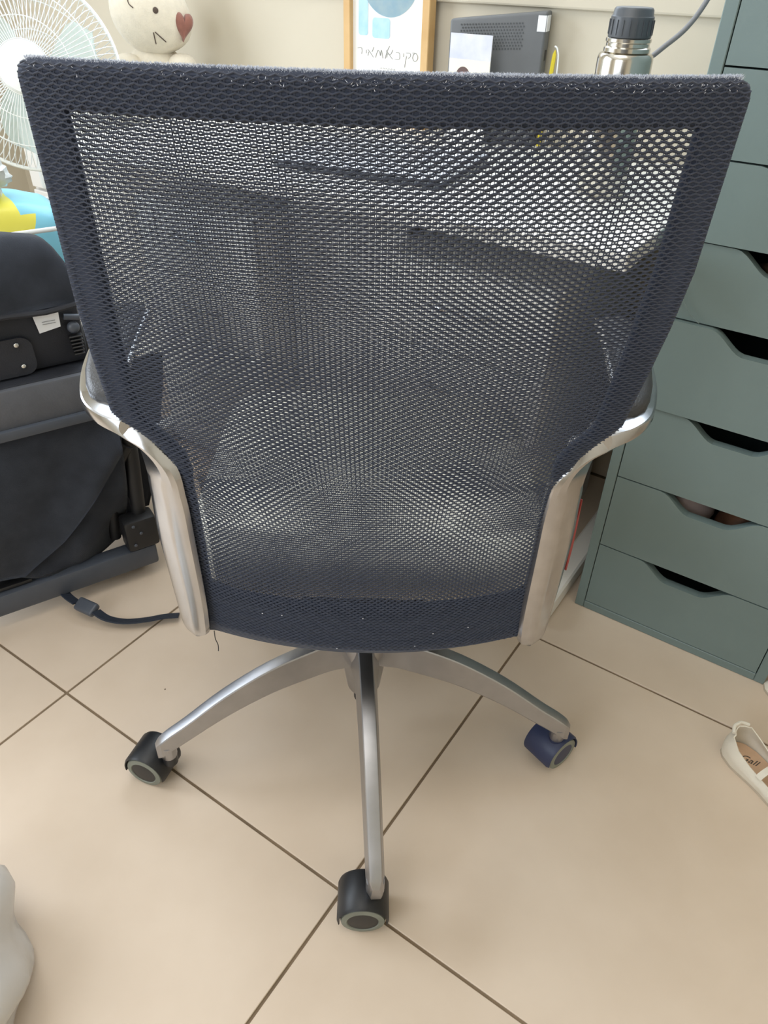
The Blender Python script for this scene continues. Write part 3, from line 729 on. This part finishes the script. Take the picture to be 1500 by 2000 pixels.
# ------------------------------------------------------------------ pedestal fan
FC = Vector((-.835, 1.915, .808))
fan = thing('pedestal_fan', 'white pedestal fan with round wire guard behind the stroller', 'fan', (FC.x, FC.y, 0))
fdir = Vector((.25, -.95, .30)).normalized(); fs = UP.cross(fdir).normalized(); fu = fdir.cross(fs)
FM = Matrix((fs, fu, fdir)).transposed(); fc = Vector((0, 0, FC.z))
def fv(r, a, z): return fc+FM @ Vector((r*math.cos(a), r*math.sin(a), z))
RG = .2
bm = bmesh.new(); tube(bm, [fv(RG, 2*PI*k/72, 0) for k in range(72)], .0042, 8, closed=True); link('guard_ring', bm, WHITEP, fan)
def guard(name, zc, sgn):
    g = bmesh.new()
    for rr, zz in ((.055, 1.0), (.10, .93), (.155, .66)): tube(g, [fv(rr, 2*PI*k/56, zc*zz) for k in range(56)], .0013, 5, closed=True)
    o = link(name, g, WHITEP, fan); return o
def wires(parent, zc, n=90):
    bm = bmesh.new()
    for k in range(n):
        a = 2*PI*k/n; sk = .12
        tube(bm, [fv(.045, a, zc), fv(.10, a+sk*.4, zc*.95), fv(.15, a+sk*.8, zc*.7), fv(.185, a+sk, zc*.33), fv(RG, a+sk, 0)], .0010, 4, cap=False)
    o = link('guard_wire', bm, WHITEP, parent); o['kind'] = 'stuff'
gf = guard('front_guard', .062, 1); wires(gf, .062); gb = guard('rear_guard', -.062, -1); wires(gb, -.062)
bm = bmesh.new(); lathe(bm, [(.0, .058), (.05, .058), (.054, .062), (.05, .068), (.03, .072), (.002, .073)], 36, fc, FM); link('badge', bm, WHITEP, gf)
bm = bmesh.new(); lathe(bm, [(.004, -.02), (.03, -.02), (.032, .02), (.024, .032), (.004, .036)], 28, fc, FM); bh = link('blade_hub', bm, WHITEP, fan)
bladem = film('clear_blade', srgb(226, 240, 236), .7, .2)
for q in range(3):
    bm = bmesh.new(); g = []
    for i in range(9):
        r = .028+.145*i/8; row = []
        for j in range(7):
            t = j/6; wd = math.radians(62)*math.sin(PI*min(1, .25+.75*(i/8)))**.4
            a = 2*PI*q/3+(t-.5)*wd+.5*(i/8); row.append(bm.verts.new(fv(r, a, .018-.036*t)))
        g.append(row)
    for i in range(8):
        for j in range(6): bm.faces.new((g[i][j], g[i][j+1], g[i+1][j+1], g[i+1][j]))
    bmesh.ops.solidify(bm, geom=bm.faces[:], thickness=.0016); link('blade', bm, bladem, fan)
bm = bmesh.new(); lathe(bm, [(.05, -.062), (.056, -.07), (.058, -.12), (.05, -.15), (.03, -.165), (.003, -.168)], 32, fc, FM); link('motor_housing', bm, WHITEP, fan)
base_c = Vector((.0, .09, 0)); base_c = Vector((-fdir.x*.10, -fdir.y*.085, 0))
bm = bmesh.new(); tube(bm, [base_c+UP*.025, base_c+UP*.5], .017, 16); tube(bm, [base_c+UP*.5, base_c+UP*(FC.z-.07)], .012, 16); link('pole', bm, WHITEP, fan)
bm = bmesh.new(); box(bm, base_c+UP*(FC.z-.20)+fdir*0.004, (.075, .05, .13), .01); link('control_box', bm, WHITEP, fan)
bm = bmesh.new(); lathe(bm, [(.125, 0), (.13, .006), (.125, .014), (.08, .026), (.03, .034), (.024, .05)], 40, base_c); link('base', bm, WHITEP, fan)

# ------------------------------------------------------------------ black stroller at the left
so = Vector((-.73, .955, 0)); srz = math.atan2(.557, .83)
st = thing('folded_stroller', 'black fabric stroller with grey cross bar and base rail at the left edge', 'stroller', so, srz)
# local x = along the face, y = depth, z up
bm = bmesh.new()
def rail(bm, x0, x1, y0, y1, z0, z1, b=.006): box(bm, ((x0+x1)/2, (y0+y1)/2, (z0+z1)/2), (x1-x0, y1-y0, z1-z0), b, 2)
rail(bm, -.22, .325, 0, .035, .03, .078); link('base_rail', bm, FRAMEG, st, ang=30)
bm = bmesh.new(); rail(bm, -.22, .325, .25, .285, .03, .078); link('base_rail', bm, FRAMEG, st, ang=30)
for x in (-.2, .305):
    bm = bmesh.new(); rail(bm, x-.018, x+.018, .037, .249, .034, .074); link('base_rail', bm, FRAMEG, st, ang=30)
bm = bmesh.new(); rail(bm, .02, .09, .01, .05, .080, .088, .002); link('rail_clip', bm, BLACKP, st, ang=30)
for x, y in ((-.2, .02), (.29, .05), (-.2, .265), (.29, .265)):
    bm = bmesh.new(); tube(bm, [(x-.012, y, .024), (x+.012, y, .024)], .024, 20); link('wheel', bm, BLACKP, st, ang=40)
# corner post with rivets
bm = bmesh.new(); tube(bm, smoothpath([(.305, .03, .08), (.315, .03, .2), (.322, .04, .32), (.30, .05, .45), (.27, .06, .56)], 5), .014, 12); link('corner_post', bm, BLACKP, st)
bm = bmesh.new(); tube(bm, smoothpath([(.26, .05, .09), (.275, .04, .22), (.318, .03, .30)], 5), .011, 12); link('brace', bm, BLACKP, st)
bm = bmesh.new(); rail(bm, .27, .335, -.004, .04, .078, .15, .008); cp_ = link('corner_joint', bm, BLACKP, st, ang=30)
for x, z in ((.285, .095), (.30, .12), (.288, .14)):
    bm = bmesh.new(); ellipsoid(bm, (x, -.005, z), (.0035, .002, .0035), 12, 8); link('rivet', bm, FRAMEG, cp_)
# sagging basket cloth
random.seed(3)
def cloth_grid(f, nu, nv):
    bm = bmesh.new(); g = [[bm.verts.new(f(i/nu, j/nv)) for j in range(nv+1)] for i in range(nu+1)]
    for i in range(nu):
        for j in range(nv): bm.faces.new((g[i][j], g[i+1][j], g[i+1][j+1], g[i][j+1]))
    bmesh.ops.solidify(bm, geom=bm.faces[:], thickness=.002)
    return bm
def basket(u, v):      # v 0 top, 1 bottom
    x = -.25+.565*u-.03*v*u
    zb_ = .088+.02*math.sin(u*5)
    z = .395+(zb_-.395)*v
    y = .02-.022*math.sin(PI*v)*(1+.4*math.sin(6*u))-.010*math.sin(16*(u+.55*v))*v-.008*math.sin(26*u-9*v)*v*v
    y += .05*max(0, u-.8)/.2*v
    return Vector((x, y, z))
link('basket_cloth', cloth_grid(basket, 60, 40), CLOTH, st, ang=180)
def flap(u, v):        # overhanging drape that ends in a diagonal hem
    x = -.25+.55*u; lo = .30-.20*(1-u)**.7-.0
    hem = lerp([(0, .20), (.35, .13), (.6, .10), (.75, .16), (.88, .23), (1, .30)], u)
    z = .395+(hem-.395)*v
    y = .004-.030*math.sin(PI*v*.8)*(.6+.4*math.sin(4*u+1))-.012*math.sin(11*u+5*v)*v
    return Vector((x, y, z))
link('drape', cloth_grid(flap, 60, 30), CLOTH, st, ang=180)
bm = bmesh.new()
def side(u, v):
    y = .03+.23*u; z = .39-.29*v; return Vector((.31-.02*math.sin(PI*v)+.01*math.sin(9*u+4*v), y, z))
link('side_cloth', cloth_grid(side, 20, 20), CLOTH2, st, ang=180)
bm = bmesh.new()
def rear(u, v):
    x = -.1+.545*u; z = .41-.33*v; return Vector((x-.09*v*v*u, .15+.02*math.sin(7*u+3*v)+.012*math.sin(17*u-5*v), z))
link('rear_cloth', cloth_grid(rear, 40, 24), CLOTH2, st, ang=180)
# grey cross bar
bm = bmesh.new(); rail(bm, -.25, .315, -.008, .02, .408, .476, .004); link('cross_bar', bm, GREYB, st, ang=30)
bm = bmesh.new(); rail(bm, -.25, .312, -.016, .024, .392, .410, .003); link('bar_edge', bm, FRAMEG, st, ang=30)
bm = bmesh.new(); rail(bm, -.24, .305, .0, .27, .470, .478, .003); link('tray_floor', bm, CLOTH2, st, ang=30)
# dark box body above the bar
bm = bmesh.new(); rail(bm, -.24, .29, .03, .26, .479, .60, .012); body = link('seat_box', bm, CLOTH2, st, ang=40)
bm = bmesh.new(); prism(bm, rrect(.10, .205, .482, .545, .018), .022, .029); pt = link('rivet_plate', bm, CLOTH2, body, ang=30)
for x, z in ((.182, .534), (.184, .497), (.12, .5)):
    bm = bmesh.new(); ellipsoid(bm, (x, .0205, z), (.0042, .002, .0042), 16, 8); link('rivet', bm, RIVET, pt)
bm = bmesh.new(); prism(bm, [(.216, .581), (.256, .579), (.254, .551), (.2205, .546)], .020, .0215); lb = link('care_label', bm, STICK, st, smooth=False); lb['label'] = 'white cloth label'
bm = bmesh.new()
for k in range(2): box(bm, (.238, .0192, .5595+k*.004), (.020, .0006, .0008))
link('print_line', bm, INK, lb, smooth=False)
bm = bmesh.new(); ellipsoid(bm, (.273, .022, .545), (.010, .008, .010), 16, 10); tube(bm, [(.262, .022, .565), (.285, .022, .560)], .005, 10); link('latch', bm, FRAMEG, st)
bm = bmesh.new()
for k in range(6): box(bm, (.272, .018, .532-k*.006), (.022-.001*k, .012, .003), .001, 1)
link('latch_spring', bm, BLACKP, st, ang=30)
# hood
def hood(u, v):
    x = -.26+.553*u; e = max(0, (u-.90)/.10)
    z0 = .583+.004*math.sin(9*u); z1 = .690-.014*e*e-.02*e**4
    q = min(1, v/.6)
    y = .012+.040*(1-math.cos(q*PI/2)); z = z0+(z1-z0)*math.sin(q*PI/2)
    if v > .6: t = (v-.6)/.4; y += .17*t; z -= .075*t*t+.008*t
    x -= .012*e*q
    y += .004*math.sin(14*u+6*v)+.003*math.sin(31*u)*v
    return Vector((x, y-.010*math.sin(PI*q), z+.0028*math.sin(22*u+3*v)*q+.0015*math.sin(47*u)*q))
link('hood', cloth_grid(hood, 60, 26), CLOTH, st, ang=180)
bm = bmesh.new(); tube(bm, [(-.26+.55*k/20, .008+.002*math.sin(k), .585+.002*math.sin(k*1.3)) for k in range(21)], .0045, 8); link('hood_piping', bm, CLOTH2, st)
# strap trailing on the floor
bm = bmesh.new(); 
sp_ = smoothpath([(.07, .04, .05), (.08, .0, .032), (.105, -.022, .030)], 6)
Ms = Matrix.Rotation(-srz, 4, 'Z')
def loc(p): return Ms @ (Vector(p)-so)
bm = bmesh.new(); pts = smoothpath([loc(v) for v in ((-.61, 1.03, .05), (-.60, 1.02, .035), (-.585, 1.012, .03))], 5)
def ribbon(bm, pts, hw, th, wd=None):
    rings = []
    for i, p in enumerate(pts):
        t = (pts[min(i+1, len(pts)-1)]-pts[max(i-1, 0)]).normalized(); s = t.cross(UP).normalized(); s = (s+UP*.45*s.length).normalized(); n = s.cross(t)
        rings.append([p+s*hw+n*th, p-s*hw+n*th, p-s*hw-n*th, p+s*hw-n*th])
    loft(bm, rings)
ribbon(bm, smoothpath([loc(v) for v in ((-.65, 1.06, .045), (-.615, 1.03, .03), (-.59, 1.014, .026))], 5), .010, .0012)
ribbon(bm, smoothpath([loc(v) for v in ((-.548, .995, .024), (-.525, .985, .016), (-.49, .982, .012), (-.45, .988, .0125), (-.42, .998, .012), (-.392, 1.003, .0115))], 6), .0105, .0016)
link('strap', bm, WEB, st, ang=60)
bm = bmesh.new(); a_, b_ = loc((-.592, 1.016, .027)), loc((-.545, .993, .024))
d_ = (b_-a_); ang_ = math.atan2(d_.y, d_.x)
box(bm, (a_+b_)/2, (.046, .027, .015), .005, 3, Matrix.Rotation(ang_, 4, 'Z') @ Matrix.Rotation(math.radians(24), 4, 'X')); link('buckle', bm, FRAMEG, st, ang=40)

# ------------------------------------------------------------------ wire basket with packages, behind the stroller
bo = so+Vector((-.557, .83, 0))*.32+Vector((.83, .557, 0))*.02
wb_ = thing('wire_basket', 'tall white wire basket behind the stroller hood holding bright packages', 'basket', bo, srz)
bw, bd, bh_ = .37, .22, .617
bm = bmesh.new()
for z in (bh_, .02):
    bm = bmesh.new(); tube(bm, [(0, 0, z), (bw, 0, z), (bw, bd, z), (0, bd, z)], .0045 if z > .1 else .004, 8, closed=True); link('rim', bm, WHITEP, wb_, ang=60)
bm = bmesh.new()
for x0, y0_, x1, y1_, n in ((0, 0, bw, 0, 12), (bw, 0, bw, bd, 7), (bw, bd, 0, bd, 12), (0, bd, 0, 0, 7)):
    for k in range(n):
        x = x0+(x1-x0)*k/n; y = y0_+(y1_-y0_)*k/n; tube(bm, [(x, y, .004), (x, y, bh_ if k % 12 == 0 else bh_*.84)], .0014 if k else .003, 5)
for z in (.12, .24, .36, .48, .52): tube(bm, [(0, 0, z), (bw, 0, z), (bw, bd, z), (0, bd, z)], .0015, 5, closed=True)
for k in range(1, 9): tube(bm, [(bw*k/9, 0, .022), (bw*k/9, bd, .022)], .0015, 5)
o = link('basket_wire', bm, WHITEP, wb_); o['kind'] = 'stuff'
pk = thing('diaper_package', 'yellow and blue plastic package lying in the wire basket', 'package', bo+Vector((0, 0, 0)), srz)
def soft(bm, c, s, amp=.06, seed=1):
    def fn(co, d):
        e = .45
        q = Vector((abs(d.x)**e*(1 if d.x > 0 else -1)*s[0], abs(d.y)**e*(1 if d.y > 0 else -1)*s[1], abs(d.z)**e*(1 if d.z > 0 else -1)*s[2]))
        return q*(1+amp*math.sin(7*d.x+seed)*math.cos(6*d.z+seed))
    ellipsoid(bm, c, (1, 1, 1), 40, 24, None, fn)
bm = bmesh.new(); soft(bm, (.185, .115, .555), (.165, .085, .105), .025); bm.faces.ensure_lookup_table()
yl = link('yellow_half', bm, [PACKY, PACKB, PACKP], pk, ang=180)
PKM = bpy.data.materials.new('printed_film'); PKM.use_nodes = True; n_ = PKM.node_tree.nodes; l_ = PKM.node_tree.links
b_ = n_['Principled BSDF']; b_.inputs['Roughness'].default_value = .3
tc_ = n_.new('ShaderNodeTexCoord'); sx_ = n_.new('ShaderNodeSeparateXYZ'); l_.new(tc_.outputs['Object'], sx_.inputs[0])
nz_ = n_.new('ShaderNodeTexNoise'); nz_.inputs['Scale'].default_value = 9; l_.new(tc_.outputs['Object'], nz_.inputs['Vector'])
def mth(op, a, b):
    m = n_.new('ShaderNodeMath'); m.operation = op
    for i, v in enumerate((a, b)):
        if isinstance(v, (int, float)): m.inputs[i].default_value = v
        else: l_.new(v, m.inputs[i])
    return m.outputs[0]
wob = mth('MULTIPLY', mth('SUBTRACT', nz_.outputs['Fac'], .5), .05)
g1 = mth('GREATER_THAN', mth('ADD', sx_.outputs['X'], wob), .286)
g2 = mth('MULTIPLY', mth('GREATER_THAN', mth('ADD', sx_.outputs['Z'], wob), .632), mth('GREATER_THAN', mth('ADD', sx_.outputs['X'], wob), .258))
g = mth('MAXIMUM', g1, g2)
mx_ = n_.new('ShaderNodeMix'); mx_.data_type = 'RGBA'; mx_.inputs[6].default_value = srgb(238, 228, 96); mx_.inputs[7].default_value = srgb(140, 212, 234); l_.new(g, mx_.inputs[0]); l_.new(mx_.outputs[2], b_.inputs['Base Color'])
yl.data.materials.clear(); yl.data.materials.append(PKM)
for p in []:
    c = p.center; s = c.x-.288
    if s > 0 or (c.z > .628 and c.x > .255): p.material_index = 1
    if c.x > .325 and .585 < c.z < .62: p.material_index = 2
yl.name = 'wrapper'
bm = bmesh.new(); soft(bm, (.18, .115, .235), (.16, .085, .205), .02, 2); o = link('laundry_bundle', bm, BAGW, None, ang=180); o.location = bo; o.rotation_euler = (0, 0, srz); tag(o, 'white bundle under the yellow package in the wire basket', 'bundle')
bm = bmesh.new(); ellipsoid(bm, (0, 0, 0), (.05, .055, .034), 30, 18, None, lambda c, d: c*(1+.13*math.sin(9*d.x+3*d.z)+.12*math.cos(11*d.y+5*d.z)+.06*math.sin(21*d.z)))
o = link('plastic_bag', bm, BAGW, None, ang=50); o.location = bo+Vector((.83, .557, 0))*.215+Vector((-.557, .83, 0))*.09+UP*.701; o.rotation_euler = (0, 0, srz); tag(o, 'crumpled white plastic bag on top of the yellow package at the left edge', 'bag')
# olive bundle
bm = bmesh.new(); ellipsoid(bm, (0, 0, .31), (.14, .13, .31), 28, 20, None, lambda c, d: Vector((c.x*(1+.05*math.sin(6*d.z)), c.y, c.z)) if d.z > -.8 else Vector((c.x, c.y, -.31*.8-.31*.2)))
o = link('olive_bag', bm, OLIVE, None, ang=180); o.location = (-1.06, 1.78, 0.0); tag(o, 'olive cloth bag beneath the fan at the left edge', 'bag')

# ------------------------------------------------------------------ shoes at the right
def shoe(name, label, heel, ang, m1):
    s = thing(name, label, 'shoe', (heel[0], heel[1], 0), ang, None)      # local x from heel to toe
    Lg = .235; N = 26
    def hw(t): return lerp([(0, .006), (.02, .017), (.06, .025), (.15, .030), (.35, .028), (.55, .033), (.75, .039), (.88, .034), (.96, .022), (1, .006)], t)
    def hz(t): return lerp([(0, .056), (.07, .052), (.15, .040), (.25, .031), (.35, .026), (.5, .026), (.6, .036), (.75, .040), (.9, .034), (1, .02)], t)
    n = 48; out = []
    for k in range(n):      # closed outline, param around
        q = k/n*2
        side = 1 if q < 1 else -1; t = q if q < 1 else 2-q
        t = .5-.5*math.cos(PI*t); out.append((t, side))
    bm = bmesh.new(); rings = []
    for lev in range(7):
        v = lev/6; ring = []
        for t, side_ in out:
            open_ = t < .68
            inw = lerp([(0, .0), (.5, -.002), (1, .004)], v) if open_ else .030*v**1.5
            w_ = max(.0005, hw(t)-inw) if open_ else hw(t)*(1-.55*v**1.6)
            z = .004+(hz(t)-.004)*v if open_ else .004+(hz(t)-.004)*(v**.8)
            x = t*Lg
            if t > .9: x -= .01*v
            if t < .05: x -= .003*math.sin(PI*v)-.006*v
            ring.append(Vector((x, side_*w_, z)))
        rings.append(ring)
    bm_ = bmesh.new(); R = loft(bm_, rings, cap=False)
    # close the vamp over the toes
    for k in range(n):
        t, sd = out[k]
    top = R[-1]
    for k in range(n//2):
        k2 = (n-k) % n; a, b = top[k], top[(k+1)]; c, d = top[(n-k-1) % n], top[k2]
        t0 = out[k][0]; t1 = out[k+1][0] if k+1 < n else 1
        if t0 > .66:
            vs = []
            for v in (a, b, c, d):
                if v not in vs: vs.append(v)
            if len(vs) > 2:
                try: bm_.faces.new(vs)
                except Exception: pass
    bmesh.ops.recalc_face_normals(bm_, faces=bm_.faces)
    bmesh.ops.solidify(bm_, geom=bm_.faces[:], thickness=.0018)
    link('upper', bm_, m1, s, ang=70)
    bm = bmesh.new(); prism(bm, [(t*Lg, sd*(hw(t)+.0008)) for t, sd in out], 0.0, .005, lambda x, y, d: Vector((x, y, d))); link('sole', bm, SHOEL, s, smooth=False)
    bm = bmesh.new(); prism(bm, [(.004+t*(Lg-.008), sd*max(.0004, hw(t)-.003)) for t, sd in out], .0052, .009, lambda x, y, d: Vector((x, y, d))); link('insole', bm, SHOEI, s, smooth=False)
    bm = bmesh.new(); pts = [s_ for s_ in smoothpath([(.078, -.0275, .028), (.079, -.018, .037), (.080, 0, .041), (.081, .018, .037), (.082, .0275, .028)], 5)]
    rings = [[p+Vector((.005, 0, 0)), p+Vector((-.005, 0, 0)), p+Vector((-.005, 0, -.0016)), p+Vector((.005, 0, -.0016))] for p in pts]
    loft(bm, rings); link('strap', bm, SHOEW, s, ang=50)
    bm = bmesh.new(); pts = smoothpath([(.012, -.018, .056), (.004, -.008, .0585), (.0035, .0, .059), (.004, .008, .0585), (.012, .018, .056)], 4); tube(bm, pts, .0028, 8); link('heel_binding', bm, SHOEW, s)
    cu = bpy.data.curves.new('insole_text', 'FONT'); cu.body = 'Gall'; cu.size = .017; cu.shear = .4; cu.extrude = .0002; cu.align_x = 'CENTER'
    tmp = bpy.data.objects.new('insole_text', cu); cu.materials.append(DINK); me_ = bpy.data.meshes.new_from_object(tmp); bpy.data.objects.remove(tmp); me_.name = 'insole_text'
    o = bpy.data.objects.new('insole_text', me_); COL.objects.link(o); o.parent = s; o.location = (.045, -.002, .0092); o.rotation_euler = (0, 0, math.radians(28))
    return s
shoe('ballet_shoe', 'white ballet flat with cross strap and tan insole lying at the right edge', (.583, .752), math.radians(-61), SHOEW)
shoe('ballet_shoe', 'white shoe barely showing beside the lower right corner of the green cabinet', (.9165, .796), math.radians(160), SHOEW)

# ------------------------------------------------------------------ cloudy plastic bag lower left
bm = bmesh.new()
def bagf(c, d):
    k = 1+.07*math.sin(5*d.x+2*d.z)+.06*math.sin(8*d.y+4*d.z)+.035*math.cos(15*d.x+7*d.y)
    c = c*k
    if d.z < -.72: c.z = -.72*.086
    return c
ellipsoid(bm, (-.56, .315, .062), (.165, .155, .086), 48, 32, None, bagf)
tag(link('plastic_bag', bm, BAGM, None, ang=180), 'cloudy white plastic bag standing on the floor at the lower left corner', 'bag')
